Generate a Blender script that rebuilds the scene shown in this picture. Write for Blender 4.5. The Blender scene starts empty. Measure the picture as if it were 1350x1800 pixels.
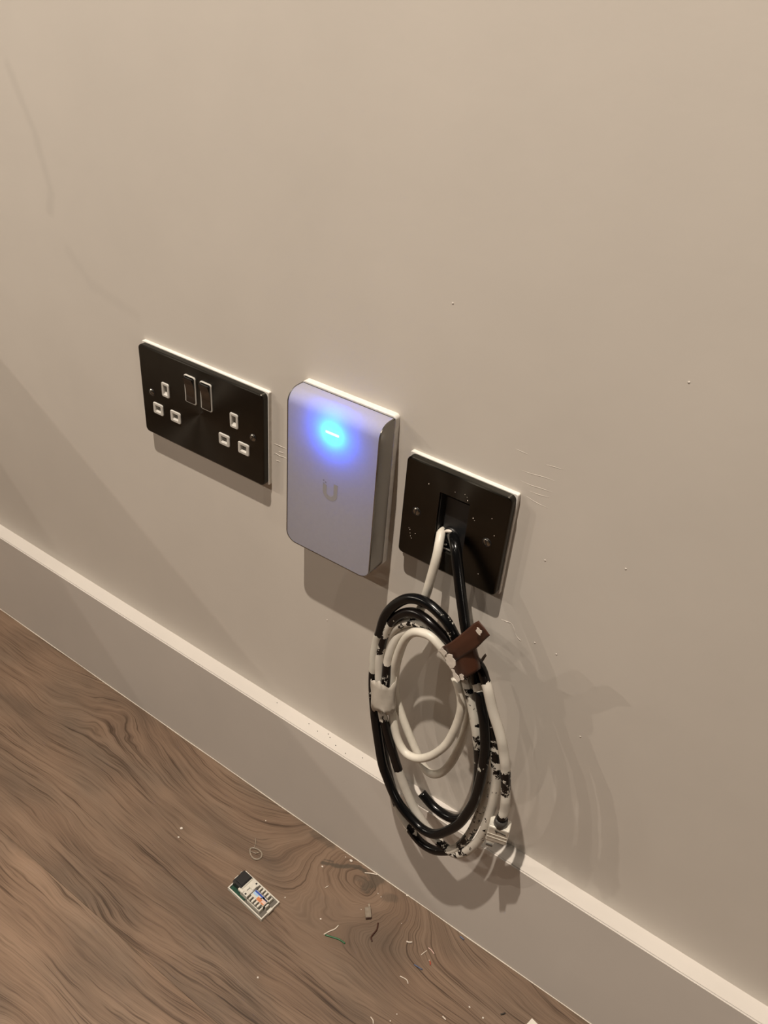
import bpy, bmesh, math, random
from mathutils import Vector, Matrix
random.seed(7)
scene = bpy.context.scene
COL = scene.collection

# ------------------------------------------------------------------ camera
cam_data = bpy.data.cameras.new('camera')
cam_data.sensor_fit = 'HORIZONTAL'
cam_data.sensor_width = 36.0
cam_data.lens = 36.0 * 1455.9 / 1350.0
cam_data.clip_start = 0.01
cam = bpy.data.objects.new('camera', cam_data)
cam.location = (0.4792, -0.4544, 0.8088)
cam.rotation_euler = (0.9639, -0.0726, 0.6145)
COL.objects.link(cam)
scene.camera = cam

# ------------------------------------------------------------------ world, lamps, exposure
WARM = (1.0, 0.885, 0.755)
world = bpy.data.worlds.new('room_ambient')
world.use_nodes = True
world.node_tree.nodes['Background'].inputs[0].default_value = (1.0, 0.88, 0.74, 1)
world.node_tree.nodes['Background'].inputs[1].default_value = 0.009
scene.world = world


def downlight(name, loc, power, radius=0.03, angle=150, blend=0.9, aim=None):
    d = bpy.data.lights.new(name, 'SPOT')
    d.energy = power
    d.color = WARM
    d.spot_size = math.radians(angle)
    d.spot_blend = blend
    d.shadow_soft_size = radius
    o = bpy.data.objects.new(name, d)
    o.location = loc
    if aim is not None:
        o.rotation_euler = (Vector(aim) - Vector(loc)).to_track_quat('-Z', 'Y').to_euler()
    COL.objects.link(o)
    return o


# ceiling downlights: one close to the wall, one further into the room, a row to the left,
# and a lamp across the room on the right
downlight('ceiling_downlight_near_wall', (0.08, -0.65, 2.40), 214, 0.014)
downlight('ceiling_downlight_room', (-0.20, -2.15, 2.40), 20, 0.018, aim=(0.1, 0, 0.4))
downlight('ceiling_downlight_far_a', (-2.40, -2.15, 2.40), 48, 0.016, aim=(0, 0, 0.4))
downlight('ceiling_downlight_far_b', (-3.45, -2.15, 2.40), 116, 0.016, aim=(0, 0, 0.4))
downlight('ceiling_downlight_far_c', (-4.70, -2.15, 2.40), 34, 0.05, aim=(0, 0, 0.4))
downlight('room_lamp_right', (4.0, -2.0, 1.45), 42, 0.03, aim=(0.2, 0, 0.4))

scene.view_settings.view_transform = 'Standard'
scene.view_settings.look = 'None'
scene.view_settings.gamma = 1.0
scene.view_settings.exposure = 0.0
scene.view_settings.use_curve_mapping = False


# ------------------------------------------------------------------ material helpers
class NT:
    def __init__(self, name):
        self.m = bpy.data.materials.new(name)
        self.m.use_nodes = True
        self.t = self.m.node_tree
        self.bsdf = self.t.nodes['Principled BSDF']
        self.out = self.t.nodes['Material Output']

    def n(self, typ, **kw):
        nd = self.t.nodes.new(typ)
        for k, v in kw.items():
            setattr(nd, k, v)
        return nd

    def put(self, sock, v):
        if hasattr(v, 'is_output'):
            self.t.links.new(v, sock)
        else:
            sock.default_value = v

    def math(self, op, a, b=0.0, c=None, clamp=False):
        nd = self.n('ShaderNodeMath', operation=op, use_clamp=clamp)
        self.put(nd.inputs[0], a)
        self.put(nd.inputs[1], b)
        if c is not None:
            self.put(nd.inputs[2], c)
        return nd.outputs[0]

    def xyz(self, kind='Object'):
        tc = self.n('ShaderNodeTexCoord')
        s = self.n('ShaderNodeSeparateXYZ')
        self.t.links.new(tc.outputs[kind], s.inputs[0])
        return s.outputs[0], s.outputs[1], s.outputs[2]

    def vec(self, x, y, z=0.0):
        c = self.n('ShaderNodeCombineXYZ')
        self.put(c.inputs[0], x)
        self.put(c.inputs[1], y)
        self.put(c.inputs[2], z)
        return c.outputs[0]

    def seg(self, x, y, a, b):
        """distance from (x, y) to the segment a-b"""
        dx, dy = b[0] - a[0], b[1] - a[1]
        px, py = self.math('SUBTRACT', x, a[0]), self.math('SUBTRACT', y, a[1])
        t = self.math('MULTIPLY', self.math('ADD', self.math('MULTIPLY', px, dx), self.math('MULTIPLY', py, dy)), 1.0 / (dx * dx + dy * dy), clamp=True)
        ex = self.math('SUBTRACT', px, self.math('MULTIPLY', t, dx))
        ey = self.math('SUBTRACT', py, self.math('MULTIPLY', t, dy))
        return self.math('SQRT', self.math('ADD', self.math('MULTIPLY', ex, ex), self.math('MULTIPLY', ey, ey)))

    def polydist(self, x, y, pts):
        d = None
        for a, b in zip(pts[:-1], pts[1:]):
            e = self.seg(x, y, a, b)
            d = e if d is None else self.math('MINIMUM', d, e)
        return d

    def noise(self, vec=None, scale=1.0, detail=2.0, rough=0.5, dist=0.0):
        nd = self.n('ShaderNodeTexNoise')
        if vec is None:
            tc = self.n('ShaderNodeTexCoord')
            vec = tc.outputs['Object']
        self.t.links.new(vec, nd.inputs['Vector'])
        nd.inputs['Scale'].default_value = scale
        nd.inputs['Detail'].default_value = detail
        nd.inputs['Roughness'].default_value = rough
        nd.inputs['Distortion'].default_value = dist
        return nd.outputs['Fac']

    def ramp(self, fac, stops, interp='LINEAR'):
        r = self.n('ShaderNodeValToRGB')
        r.color_ramp.interpolation = interp
        while len(r.color_ramp.elements) < len(stops):
            r.color_ramp.elements.new(0.5)
        for e, (p, c) in zip(r.color_ramp.elements, stops):
            e.position = p
            e.color = (c[0], c[1], c[2], 1)
        self.put(r.inputs[0], fac)
        return r.outputs[0]

    def mix(self, fac, a, b, blend='MIX'):
        m = self.n('ShaderNodeMix', data_type='RGBA', blend_type=blend)
        self.put(m.inputs[0], fac)
        for sock, v in ((m.inputs[6], a), (m.inputs[7], b)):
            if hasattr(v, 'is_output'):
                self.t.links.new(v, sock)
            else:
                sock.default_value = (v[0], v[1], v[2], 1)
        return m.outputs[2]

    def set(self, **kw):
        for k, v in kw.items():
            k = k.replace('_', ' ')
            s = self.bsdf.inputs[k]
            if isinstance(v, tuple) and len(v) == 3:
                v = (v[0], v[1], v[2], 1)
            self.put(s, v)

    def bump(self, height, strength=0.2, distance=0.001):
        b = self.n('ShaderNodeBump')
        b.inputs['Strength'].default_value = strength
        b.inputs['Distance'].default_value = distance
        self.t.links.new(height, b.inputs['Height'])
        self.t.links.new(b.outputs[0], self.bsdf.inputs['Normal'])


def simple(name, color, rough=0.5, metal=0.0, var=0.08, scale=200.0, bump=0.0, **kw):
    """plain surface with slight procedural variation in tone"""
    g = NT(name)
    f = g.noise(scale=scale, detail=3)
    lo = tuple(c * (1 - var) for c in color)
    hi = tuple(min(1, c * (1 + var)) for c in color)
    g.set(Base_Color=g.ramp(f, [(0.3, lo), (0.7, hi)]), Roughness=rough, Metallic=metal)
    if bump:
        g.bump(f, bump, 0.0004)
    g.set(**kw)
    return g.m


def wall_paint(name, color, rough=0.55, bump=0.12, shade_streaks=()):
    g = NT(name)
    big = g.noise(scale=3.0, detail=3)
    mid = g.noise(scale=14.0, detail=4)
    mott = g.math('ADD', g.math('MULTIPLY', big, 0.6), g.math('MULTIPLY', mid, 0.4))
    c = g.ramp(mott, [(0.35, tuple(k * 0.965 for k in color)), (0.65, tuple(min(1, k * 1.03) for k in color))])
    if shade_streaks:
        # faint soft shade painted into the wall colour as streaks
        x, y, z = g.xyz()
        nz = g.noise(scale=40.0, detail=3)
        for pts, wdt, amt in shade_streaks:
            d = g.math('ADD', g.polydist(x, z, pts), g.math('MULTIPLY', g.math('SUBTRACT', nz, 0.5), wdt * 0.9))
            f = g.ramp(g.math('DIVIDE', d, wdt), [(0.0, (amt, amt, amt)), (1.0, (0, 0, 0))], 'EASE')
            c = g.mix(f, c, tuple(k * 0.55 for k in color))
    g.set(Base_Color=c, Roughness=rough)
    fine = g.noise(scale=420.0, detail=3)
    roll = g.noise(scale=60.0, detail=3)
    h = g.math('ADD', g.math('MULTIPLY', fine, 0.35), roll)
    g.bump(h, bump, 0.0006)
    return g.m


def wood(name, seed, tint):
    g = NT(name)
    x, y, z = g.xyz()
    u = g.math('ADD', x, seed * 1.7)
    w = g.noise(g.vec(g.math('MULTIPLY', u, 3.0), g.math('MULTIPLY', y, 9.0), seed), detail=2)
    w2 = g.noise(g.vec(g.math('MULTIPLY', u, 16.0), g.math('MULTIPLY', y, 34.0), seed + 4), detail=2)
    gg = g.math('ADD', y, g.math('MULTIPLY', g.math('SUBTRACT', w, 0.5), 0.055))
    gg = g.math('ADD', gg, g.math('MULTIPLY', g.math('SUBTRACT', w2, 0.5), 0.009))
    knots = [(0.222, -0.022, 0.050, 0.036, 0.125, 0.35), (-0.135, -0.035, 0.055, 0.03, 0.035, 0.9), (0.47, -0.15, 0.07, 0.04, 0.05, 0.6)]
    if seed:
        knots = [(0.075, -0.335, 0.03, 0.015, 0.03, 0.6), (0.5, -0.30, 0.06, 0.03, 0.05, 0.6)]
    for kx, ky, sx, sy, amp, jit in knots:
        dx = g.math('DIVIDE', g.math('SUBTRACT', x, kx), sx)
        dy = g.math('DIVIDE', g.math('SUBTRACT', y, ky), sy)
        d2 = g.math('ADD', g.math('MULTIPLY', dx, dx), g.math('MULTIPLY', dy, dy))
        d2 = g.math('ADD', d2, g.math('MULTIPLY', g.math('SUBTRACT', w2, 0.5), jit))
        gg = g.math('SUBTRACT', gg, g.math('MULTIPLY', g.math('EXPONENT', g.math('MULTIPLY', d2, -0.5)), amp))
    broad = g.noise(g.vec(g.math('MULTIPLY', u, 5.0), g.math('MULTIPLY', gg, 40.0), seed), detail=4, rough=0.55)
    grain = g.noise(g.vec(g.math('MULTIPLY', u, 6.5), g.math('MULTIPLY', gg, 240.0), seed + 2), detail=4, rough=0.6)
    fine = g.noise(g.vec(g.math('MULTIPLY', u, 16.0), g.math('MULTIPLY', gg, 850.0), seed + 3), detail=3, rough=0.6)
    patch = g.noise(g.vec(g.math('MULTIPLY', u, 8.0), g.math('MULTIPLY', y, 16.0), seed + 9), detail=3)
    where = g.noise(g.vec(g.math('MULTIPLY', u, 6.0), g.math('MULTIPLY', gg, 22.0), seed + 7), detail=2)
    f = g.math('ADD', g.math('MULTIPLY', broad, 0.62), g.math('MULTIPLY', grain, 0.38))
    t = tint
    col = g.ramp(f, [(0.30, (0.100 * t, 0.066 * t, 0.045 * t)), (0.45, (0.162 * t, 0.110 * t, 0.076 * t)),
                     (0.58, (0.198 * t, 0.138 * t, 0.097 * t)), (0.75, (0.242 * t, 0.174 * t, 0.126 * t))])
    # dark open pores running with the grain, denser in some bands
    pf = g.math('ADD', g.math('ADD', g.math('MULTIPLY', grain, 0.62), g.math('MULTIPLY', fine, 0.38)), g.math('MULTIPLY', g.math('SUBTRACT', where, 0.5), 0.30))
    pores = g.ramp(pf, [(0.36, (0.50, 0.47, 0.44)), (0.455, (1, 1, 1))])
    col = g.mix(1.0, col, pores, 'MULTIPLY')
    hair = g.ramp(fine, [(0.36, (0.80, 0.79, 0.77)), (0.50, (1, 1, 1)), (0.66, (1.10, 1.10, 1.10))])
    col = g.mix(1.0, col, hair, 'MULTIPLY')
    # greyish stain clouds
    grey = g.ramp(patch, [(0.42, (1.04, 1.0, 0.97)), (0.72, (0.72, 0.75, 0.77))])
    col = g.mix(1.0, col, grey, 'MULTIPLY')
    if not seed:
        # dark knot scar close to the skirting
        n2 = g.noise(scale=120.0, detail=4)
        nj = g.math('SUBTRACT', n2, 0.5)
        for pts, wd, amt in (([(0.181, -0.0415), (0.197, -0.0342), (0.2061, -0.0272), (0.2133, -0.0226), (0.2225, -0.0224)], 0.0030, 0.75),
                             ([(0.1796, -0.0379), (0.1881, -0.0343)], 0.0014, 0.6),
                             ([(0.231, -0.0225), (0.240, -0.0206), (0.2355, -0.030), (0.2335, -0.036)], 0.0072, 0.62),
                             ([(0.226, -0.030), (0.2197, -0.0345)], 0.004, 0.35),
                             ([(0.2555, -0.0325), (0.263, -0.0277)], 0.0055, 0.42),
                             ([(0.150, -0.020), (0.165, -0.0195), (0.176, -0.0195)], 0.0060, 0.45)):
            d = g.math('ADD', g.polydist(x, y, pts), g.math('MULTIPLY', nj, wd * 1.6))
            fac = g.ramp(g.math('DIVIDE', d, wd), [(0.45, (amt, amt, amt)), (1.0, (0, 0, 0))])
            col = g.mix(fac, col, (0.060, 0.050, 0.037))
    g.set(Base_Color=col, Roughness=g.ramp(fine, [(0.3, (0.5, 0.5, 0.5)), (0.7, (0.62, 0.62, 0.62))]), Specular_IOR_Level=0.3)
    g.bump(g.math('ADD', grain, g.math('MULTIPLY', fine, 0.5)), 0.25, 0.0005)
    return g.m


def painted_cable(name, base, paint, rough=0.22):
    """cable jacket with flaking emulsion; the per-vertex attribute 'paint' says how much is left"""
    g = NT(name)
    at = g.n('ShaderNodeAttribute', attribute_name='paint')
    n1 = g.noise(scale=150.0, detail=5, rough=0.62)
    n2 = g.noise(scale=900.0, detail=2)
    nn = g.math('ADD', g.math('MULTIPLY', n1, 0.85), g.math('MULTIPLY', n2, 0.15))
    # noise is centred on 0.5: stretch it so that paint=0 is bare and paint=1 fully covered
    st = g.math('ADD', g.math('MULTIPLY', g.math('SUBTRACT', nn, 0.5), 2.6), 0.5)
    thr = g.math('SUBTRACT', g.math('MULTIPLY', at.outputs['Fac'], 1.5), 0.25)
    mask = g.math('MULTIPLY', g.math('SUBTRACT', thr, st), 60.0, clamp=True)
    f = g.noise(scale=70.0, detail=3)
    pc = g.ramp(f, [(0.3, tuple(c * 0.88 for c in paint)), (0.7, paint)])
    g.set(Base_Color=g.mix(mask, base, pc), Roughness=g.math('ADD', g.math('MULTIPLY', mask, 0.42), rough), Specular_IOR_Level=0.3)
    g.bump(g.math('ADD', mask, g.math('MULTIPLY', f, 0.3)), 0.5, 0.0004)
    return g.m


def brushed_metal(name, color, rough):
    """dark nickel plate, brushed round its centre"""
    g = NT(name)
    x, y, z = g.xyz()
    rad = g.math('SQRT', g.math('ADD', g.math('MULTIPLY', x, x), g.math('MULTIPLY', z, z)))
    br = g.noise(g.vec(g.math('MULTIPLY', rad, 1800.0), g.math('MULTIPLY', y, 30.0), 0.0), detail=3)
    cl = g.noise(scale=28.0, detail=3)
    tan = g.n('ShaderNodeTangent', direction_type='RADIAL', axis='Y')
    g.set(Base_Color=g.ramp(cl, [(0.3, tuple(c * 0.8 for c in color)), (0.7, color)]), Metallic=1.0,
          Roughness=g.math('ADD', g.math('MULTIPLY', br, 0.12), rough), Anisotropic=0.85, Anisotropic_Rotation=0.25, Tangent=tan.outputs[0])
    return g.m


MAT = {}
WALLC = (0.60, 0.555, 0.50)
MAT['wall'] = wall_paint('wall_emulsion', WALLC, shade_streaks=(([(-0.212, 0.70), (-0.1895, 0.6534), (-0.1788, 0.6047), (-0.1850, 0.588)], 0.008, 0.16), ([(-0.1663, 0.5581), (-0.1401, 0.5337), (-0.0821, 0.5208)], 0.009, 0.09)))
MAT['skirting'] = wall_paint('skirting_satin_paint', (0.62, 0.58, 0.535), rough=0.34, bump=0.04)
MAT['wood0'] = wood('oak_effect_plank', 0, 1.0)
MAT['wood1'] = wood('oak_effect_plank_pale', 3, 1.22)
MAT['wood2'] = wood('oak_effect_plank_far', 6, 1.1)
MAT['subfloor'] = simple('dark_joint', (0.03, 0.022, 0.016), 0.9)
MAT['sealant'] = simple('pale_sealant_bead', (0.62, 0.56, 0.48), 0.5)
MAT['nickel'] = brushed_metal('black_nickel_plate', (0.062, 0.058, 0.050), 0.30)
MAT['screw'] = simple('nickel_screw', (0.24, 0.23, 0.205), 0.25, 1.0)
MAT['white_plastic'] = simple('white_plastic', (0.52, 0.50, 0.46), 0.35)
MAT['gasket'] = simple('white_gasket', (0.74, 0.71, 0.66), 0.5)
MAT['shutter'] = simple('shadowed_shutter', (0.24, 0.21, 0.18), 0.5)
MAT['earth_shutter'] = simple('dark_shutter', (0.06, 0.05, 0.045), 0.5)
MAT['chrome'] = simple('black_chrome', (0.13, 0.125, 0.12), 0.06, 1.0, var=0.03)
MAT['black_plastic'] = simple('black_plastic', (0.014, 0.013, 0.013), 0.38)
MAT['charcoal'] = simple('charcoal_blank', (0.013, 0.013, 0.014), 0.45)
MAT['trim_metal'] = simple('satin_silver_trim', (0.27, 0.26, 0.245), 0.26, 1.0, var=0.03, scale=60)
MAT['ap_back'] = simple('white_mount', (0.74, 0.71, 0.67), 0.4)
MAT['black_cable'] = painted_cable('black_cable_flaking_paint', (0.0035, 0.0034, 0.0036), (0.58, 0.55, 0.48))
MAT['patch_cable'] = painted_cable('dark_cable_flaking_paint', (0.006, 0.0045, 0.0042), (0.58, 0.54, 0.475))
MAT['white_cable'] = simple('white_cable_jacket', (0.66, 0.62, 0.54), 0.42, scale=90, bump=0.15)
MAT['brown_tape'] = simple('brown_tape', (0.052, 0.0165, 0.0075), 0.45, var=0.18, scale=60, bump=0.1)
MAT['flake'] = simple('dried_paint', (0.66, 0.60, 0.53), 0.55, scale=300, bump=0.2)
MAT['painted_tape'] = simple('painted_over_tape', (0.43, 0.39, 0.335), 0.5, scale=120, bump=0.6)
MAT['foil'] = simple('silver_backing', (0.62, 0.60, 0.55), 0.3, 0.8)
MAT['plug'] = simple('clear_plug_body', (0.64, 0.61, 0.54), 0.2, 0.2, scale=160, var=0.25, bump=0.4)
MAT['plug_dark'] = simple('plug_dark_seam', (0.05, 0.045, 0.04), 0.4)
MAT['gold'] = simple('gold_contact', (0.75, 0.58, 0.25), 0.25, 1.0)
MAT['cream_plastic'] = simple('cream_plastic', (0.62, 0.59, 0.52), 0.42)
MAT['pcb'] = simple('green_circuit_board', (0.010, 0.055, 0.032), 0.4)
MAT['blue'] = simple('blue_print', (0.02, 0.07, 0.38), 0.45)
MAT['lightblue'] = simple('pale_blue_print', (0.32, 0.50, 0.72), 0.45)
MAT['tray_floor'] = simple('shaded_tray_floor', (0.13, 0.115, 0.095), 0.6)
MAT['orange'] = simple('orange_print', (0.58, 0.20, 0.08), 0.45)
MAT['navy'] = simple('dark_navy_print', (0.012, 0.012, 0.05), 0.45)
MAT['pink'] = simple('pale_pink_print', (0.68, 0.46, 0.40), 0.45)
MAT['green_wire'] = simple('green_wire', (0.012, 0.11, 0.035), 0.4)
MAT['brown_wire'] = simple('brown_wire', (0.05, 0.016, 0.008), 0.4)
MAT['white_wire'] = simple('white_wire', (0.66, 0.58, 0.49), 0.5)
MAT['blue_wire'] = simple('blue_grey_wire', (0.06, 0.08, 0.15), 0.4)
MAT['red_wire'] = simple('red_wire', (0.42, 0.05, 0.02), 0.4)
MAT['dark_wire'] = simple('dark_wire', (0.03, 0.025, 0.02), 0.5)
MAT['paper'] = simple('white_paper', (0.70, 0.65, 0.58), 0.6)
MAT['cabinet'] = simple('cabinet_white', (0.6, 0.57, 0.52), 0.45)


def clear_mat():
    g = NT('clear_plastic')
    f = g.noise(scale=300.0, detail=2)
    g.set(Base_Color=g.ramp(f, [(0.3, (0.50, 0.42, 0.33)), (0.7, (0.62, 0.54, 0.44))]), Roughness=0.12,
          Transmission_Weight=0.6, IOR=1.35)
    return g.m


def ap_cover_mat():
    """white polycarbonate thin enough for the LED behind it to show"""
    g = NT('translucent_white_cover')
    f = g.noise(scale=400.0, detail=2)
    g.set(Base_Color=g.ramp(f, [(0.3, (0.42, 0.41, 0.47)), (0.7, (0.445, 0.435, 0.495))]), Roughness=0.38, Specular_IOR_Level=0.35)
    tr = g.n('ShaderNodeBsdfTranslucent')
    tr.inputs['Color'].default_value = (0.82, 0.82, 0.86, 1)
    mx = g.n('ShaderNodeMixShader')
    mx.inputs[0].default_value = 0.30
    g.t.links.new(g.bsdf.outputs[0], mx.inputs[1])
    g.t.links.new(tr.outputs[0], mx.inputs[2])
    g.t.links.new(mx.outputs[0], g.out.inputs['Surface'])
    return g.m


def led_mat():
    g = NT('lit_led_slit')
    f = g.noise(scale=500.0, detail=1)
    g.set(Base_Color=(0.8, 0.9, 1.0), Emission_Color=g.ramp(f, [(0.3, (0.55, 0.9, 1.0)), (0.7, (0.65, 0.95, 1.0))]), Emission_Strength=1.6)
    return g.m


MAT['clear'] = clear_mat()
MAT['cover'] = ap_cover_mat()
MAT['led'] = led_mat()
MAT['logo'] = simple('faint_grey_logo', (0.315, 0.305, 0.325), 0.35, scale=300, var=0.03)


# ------------------------------------------------------------------ object helpers
def obj(name, bm, mat, parent=None, smooth=False, kind=None):
    me = bpy.data.meshes.new(name)
    bmesh.ops.recalc_face_normals(bm, faces=bm.faces)
    bm.to_mesh(me)
    bm.free()
    if smooth:
        for p in me.polygons:
            p.use_smooth = True
    me.materials.append(MAT[mat])
    o = bpy.data.objects.new(name, me)
    COL.objects.link(o)
    if parent is not None:
        o.parent = parent
    if kind:
        o['kind'] = kind
    return o


def thing(name, label, cat, loc=(0, 0, 0), group=None):
    o = bpy.data.objects.new(name, None)
    o.empty_display_size = 0.02
    o.location = loc
    COL.objects.link(o)
    return tag(o, label, cat, group)


def tag(o, label, cat, group=None):
    o['label'] = label
    o['category'] = cat
    if group:
        o['group'] = group
    return o


def box(bm, x0, x1, y0, y1, z0, z1, bevel=0.0, seg=2):
    r = bmesh.ops.create_cube(bm, size=1.0)
    vs = r['verts']
    for v in vs:
        v.co = Vector(((x0 + x1) / 2 + v.co.x * (x1 - x0), (y0 + y1) / 2 + v.co.y * (y1 - y0), (z0 + z1) / 2 + v.co.z * (z1 - z0)))
    if bevel > 0:
        es = list({e for v in vs for e in v.link_edges})
        bmesh.ops.bevel(bm, geom=es, offset=bevel, segments=seg, profile=0.5, affect='EDGES')
    return bm


def rrect(w, h, r, n=5, cx=0.0, cz=0.0):
    pts = []
    for (sx, sz, a0) in ((1, 1, 0), (-1, 1, 90), (-1, -1, 180), (1, -1, 270)):
        for i in range(n + 1):
            a = math.radians(a0 + 90 * i / n)
            pts.append((cx + sx * (w / 2 - r) + r * math.cos(a), cz + sz * (h / 2 - r) + r * math.sin(a)))
    return pts


def loft(bm, rings, close_first=False, close_last=False, wrap=False):
    """rings of equal vertex count joined by quads"""
    vr = [[bm.verts.new(p) for p in ring] for ring in rings]
    n = len(vr[0])
    pairs = list(zip(vr[:-1], vr[1:]))
    if wrap:
        pairs.append((vr[-1], vr[0]))
    for a, b in pairs:
        for i in range(n):
            j = (i + 1) % n
            bm.faces.new((a[i], a[j], b[j], b[i]))
    if close_first:
        bm.faces.new(vr[0])
    if close_last:
        bm.faces.new(vr[-1])
    return vr


def slab(w, h, r, y_back, y_front, bev=0.0008, cx=0.0, cz=0.0, n=5):
    """rounded-rectangle slab lying on the wall, front at y_front (negative)"""
    bm = bmesh.new()
    def ring(inset, y):
        rr = max(r - inset, 0.0002)
        return [(x, y, z) for x, z in rrect(w - 2 * inset, h - 2 * inset, rr, n, cx, cz)]
    loft(bm, [ring(0, y_back), ring(0, y_front + bev), ring(bev * 0.3, y_front + bev * 0.3), ring(bev, y_front)], True, True)
    return bm


def frame_ring(w, h, r, hw, hh, hr, y_back, y_front, bev=0.0005, cx=0.0, cz=0.0, n=4):
    """rounded-rectangle collar with a hole through it"""
    bm = bmesh.new()
    def ring(W, H, R, y):
        return [(x, y, z) for x, z in rrect(W, H, max(R, 0.0002), n, cx, cz)]
    loft(bm, [ring(hw, hh, hr, y_back), ring(w, h, r, y_back), ring(w, h, r, y_front + bev), ring(w - 2 * bev, h - 2 * bev, r - bev, y_front),
              ring(hw + 2 * bev, hh + 2 * bev, hr + bev, y_front), ring(hw, hh, hr, y_front + bev)], wrap=True)
    return bm


def pierced_plate(w, h, r, y_back, y_front, holes, bev=0.0012, n=6):
    """face plate with real openings: outer rim lofted, front filled round the holes"""
    bm = bmesh.new()
    def ring(inset, y):
        return [(x, y, z) for x, z in rrect(w - 2 * inset, h - 2 * inset, max(r - inset, 0.0003), n)]
    vr = loft(bm, [ring(0, y_back), ring(0, y_front + bev), ring(bev * 0.3, y_front + bev * 0.3), ring(bev, y_front)])
    edges = []
    front = vr[-1]
    for i in range(len(front)):
        edges.append(bm.edges.get((front[i], front[(i + 1) % len(front)])))
    for (cx, cz, hw, hh, hr) in holes:
        o = rrect(hw, hh, hr, 3, cx, cz)
        a = [bm.verts.new((x, y_front, z)) for x, z in o]
        b = [bm.verts.new((x, y_back, z)) for x, z in o]
        for i in range(len(a)):
            j = (i + 1) % len(a)
            bm.faces.new((a[i], b[i], b[j], a[j]))
            edges.append(bm.edges.get((a[i], a[j])))
    bmesh.ops.triangle_fill(bm, use_beauty=True, use_dissolve=False, edges=edges, normal=(0, -1, 0))
    return bm


def catmull(pts, step):
    """dense resample of control points carrying extra channels after xyz"""
    P = [list(p) for p in pts]
    P = [[2 * a - b for a, b in zip(P[0], P[1])]] + P + [[2 * a - b for a, b in zip(P[-1], P[-2])]]
    out = []
    for i in range(1, len(P) - 2):
        p0, p1, p2, p3 = P[i - 1:i + 3]
        L = math.dist(p1[:3], p2[:3])
        n = max(2, int(L / step))
        for k in range(n):
            t = k / n
            q = []
            for c in range(len(p1)):
                if c < 3:
                    q.append(0.5 * (2 * p1[c] + (p2[c] - p0[c]) * t + (2 * p0[c] - 5 * p1[c] + 4 * p2[c] - p3[c]) * t * t + (3 * p1[c] - p0[c] - 3 * p2[c] + p3[c]) * t ** 3))
                else:
                    q.append(p1[c] + (p2[c] - p1[c]) * t)
            out.append(q)
    out.append(P[-2])
    return out


def smooth_path(pts, it):
    P = [list(p) for p in pts]
    for _ in range(it):
        Q = [p[:] for p in P]
        for i in range(1, len(P) - 1):
            for c in range(3):
                Q[i][c] = 0.25 * P[i - 1][c] + 0.5 * P[i][c] + 0.25 * P[i + 1][c]
        P = Q
    return P


def tube(bm, pts, radius, sides=10, paint=False, taper_end=False):
    """round tube along pts (metres); optional paint channel in pts[i][3]"""
    P = [Vector(p[:3]) for p in pts]
    lay = bm.verts.layers.float.get('paint') or bm.verts.layers.float.new('paint') if paint else None
    T = []
    for i in range(len(P)):
        a = P[max(i - 1, 0)]
        b = P[min(i + 1, len(P) - 1)]
        T.append((b - a).normalized())
    nrm = T[0].orthogonal().normalized()
    rings = []
    for i in range(len(P)):
        nrm = (nrm - T[i] * nrm.dot(T[i])).normalized()
        bi = T[i].cross(nrm)
        r = radius(i / (len(P) - 1)) if callable(radius) else radius
        ring = []
        for k in range(sides):
            a = 2 * math.pi * k / sides
            v = bm.verts.new(P[i] + (nrm * math.cos(a) + bi * math.sin(a)) * r)
            if paint:
                v[lay] = pts[i][3]
            ring.append(v)
        rings.append(ring)
    for a, b in zip(rings[:-1], rings[1:]):
        for k in range(sides):
            j = (k + 1) % sides
            bm.faces.new((a[k], a[j], b[j], b[k]))
    bm.faces.new(rings[0])
    bm.faces.new(rings[-1])
    return bm


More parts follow.
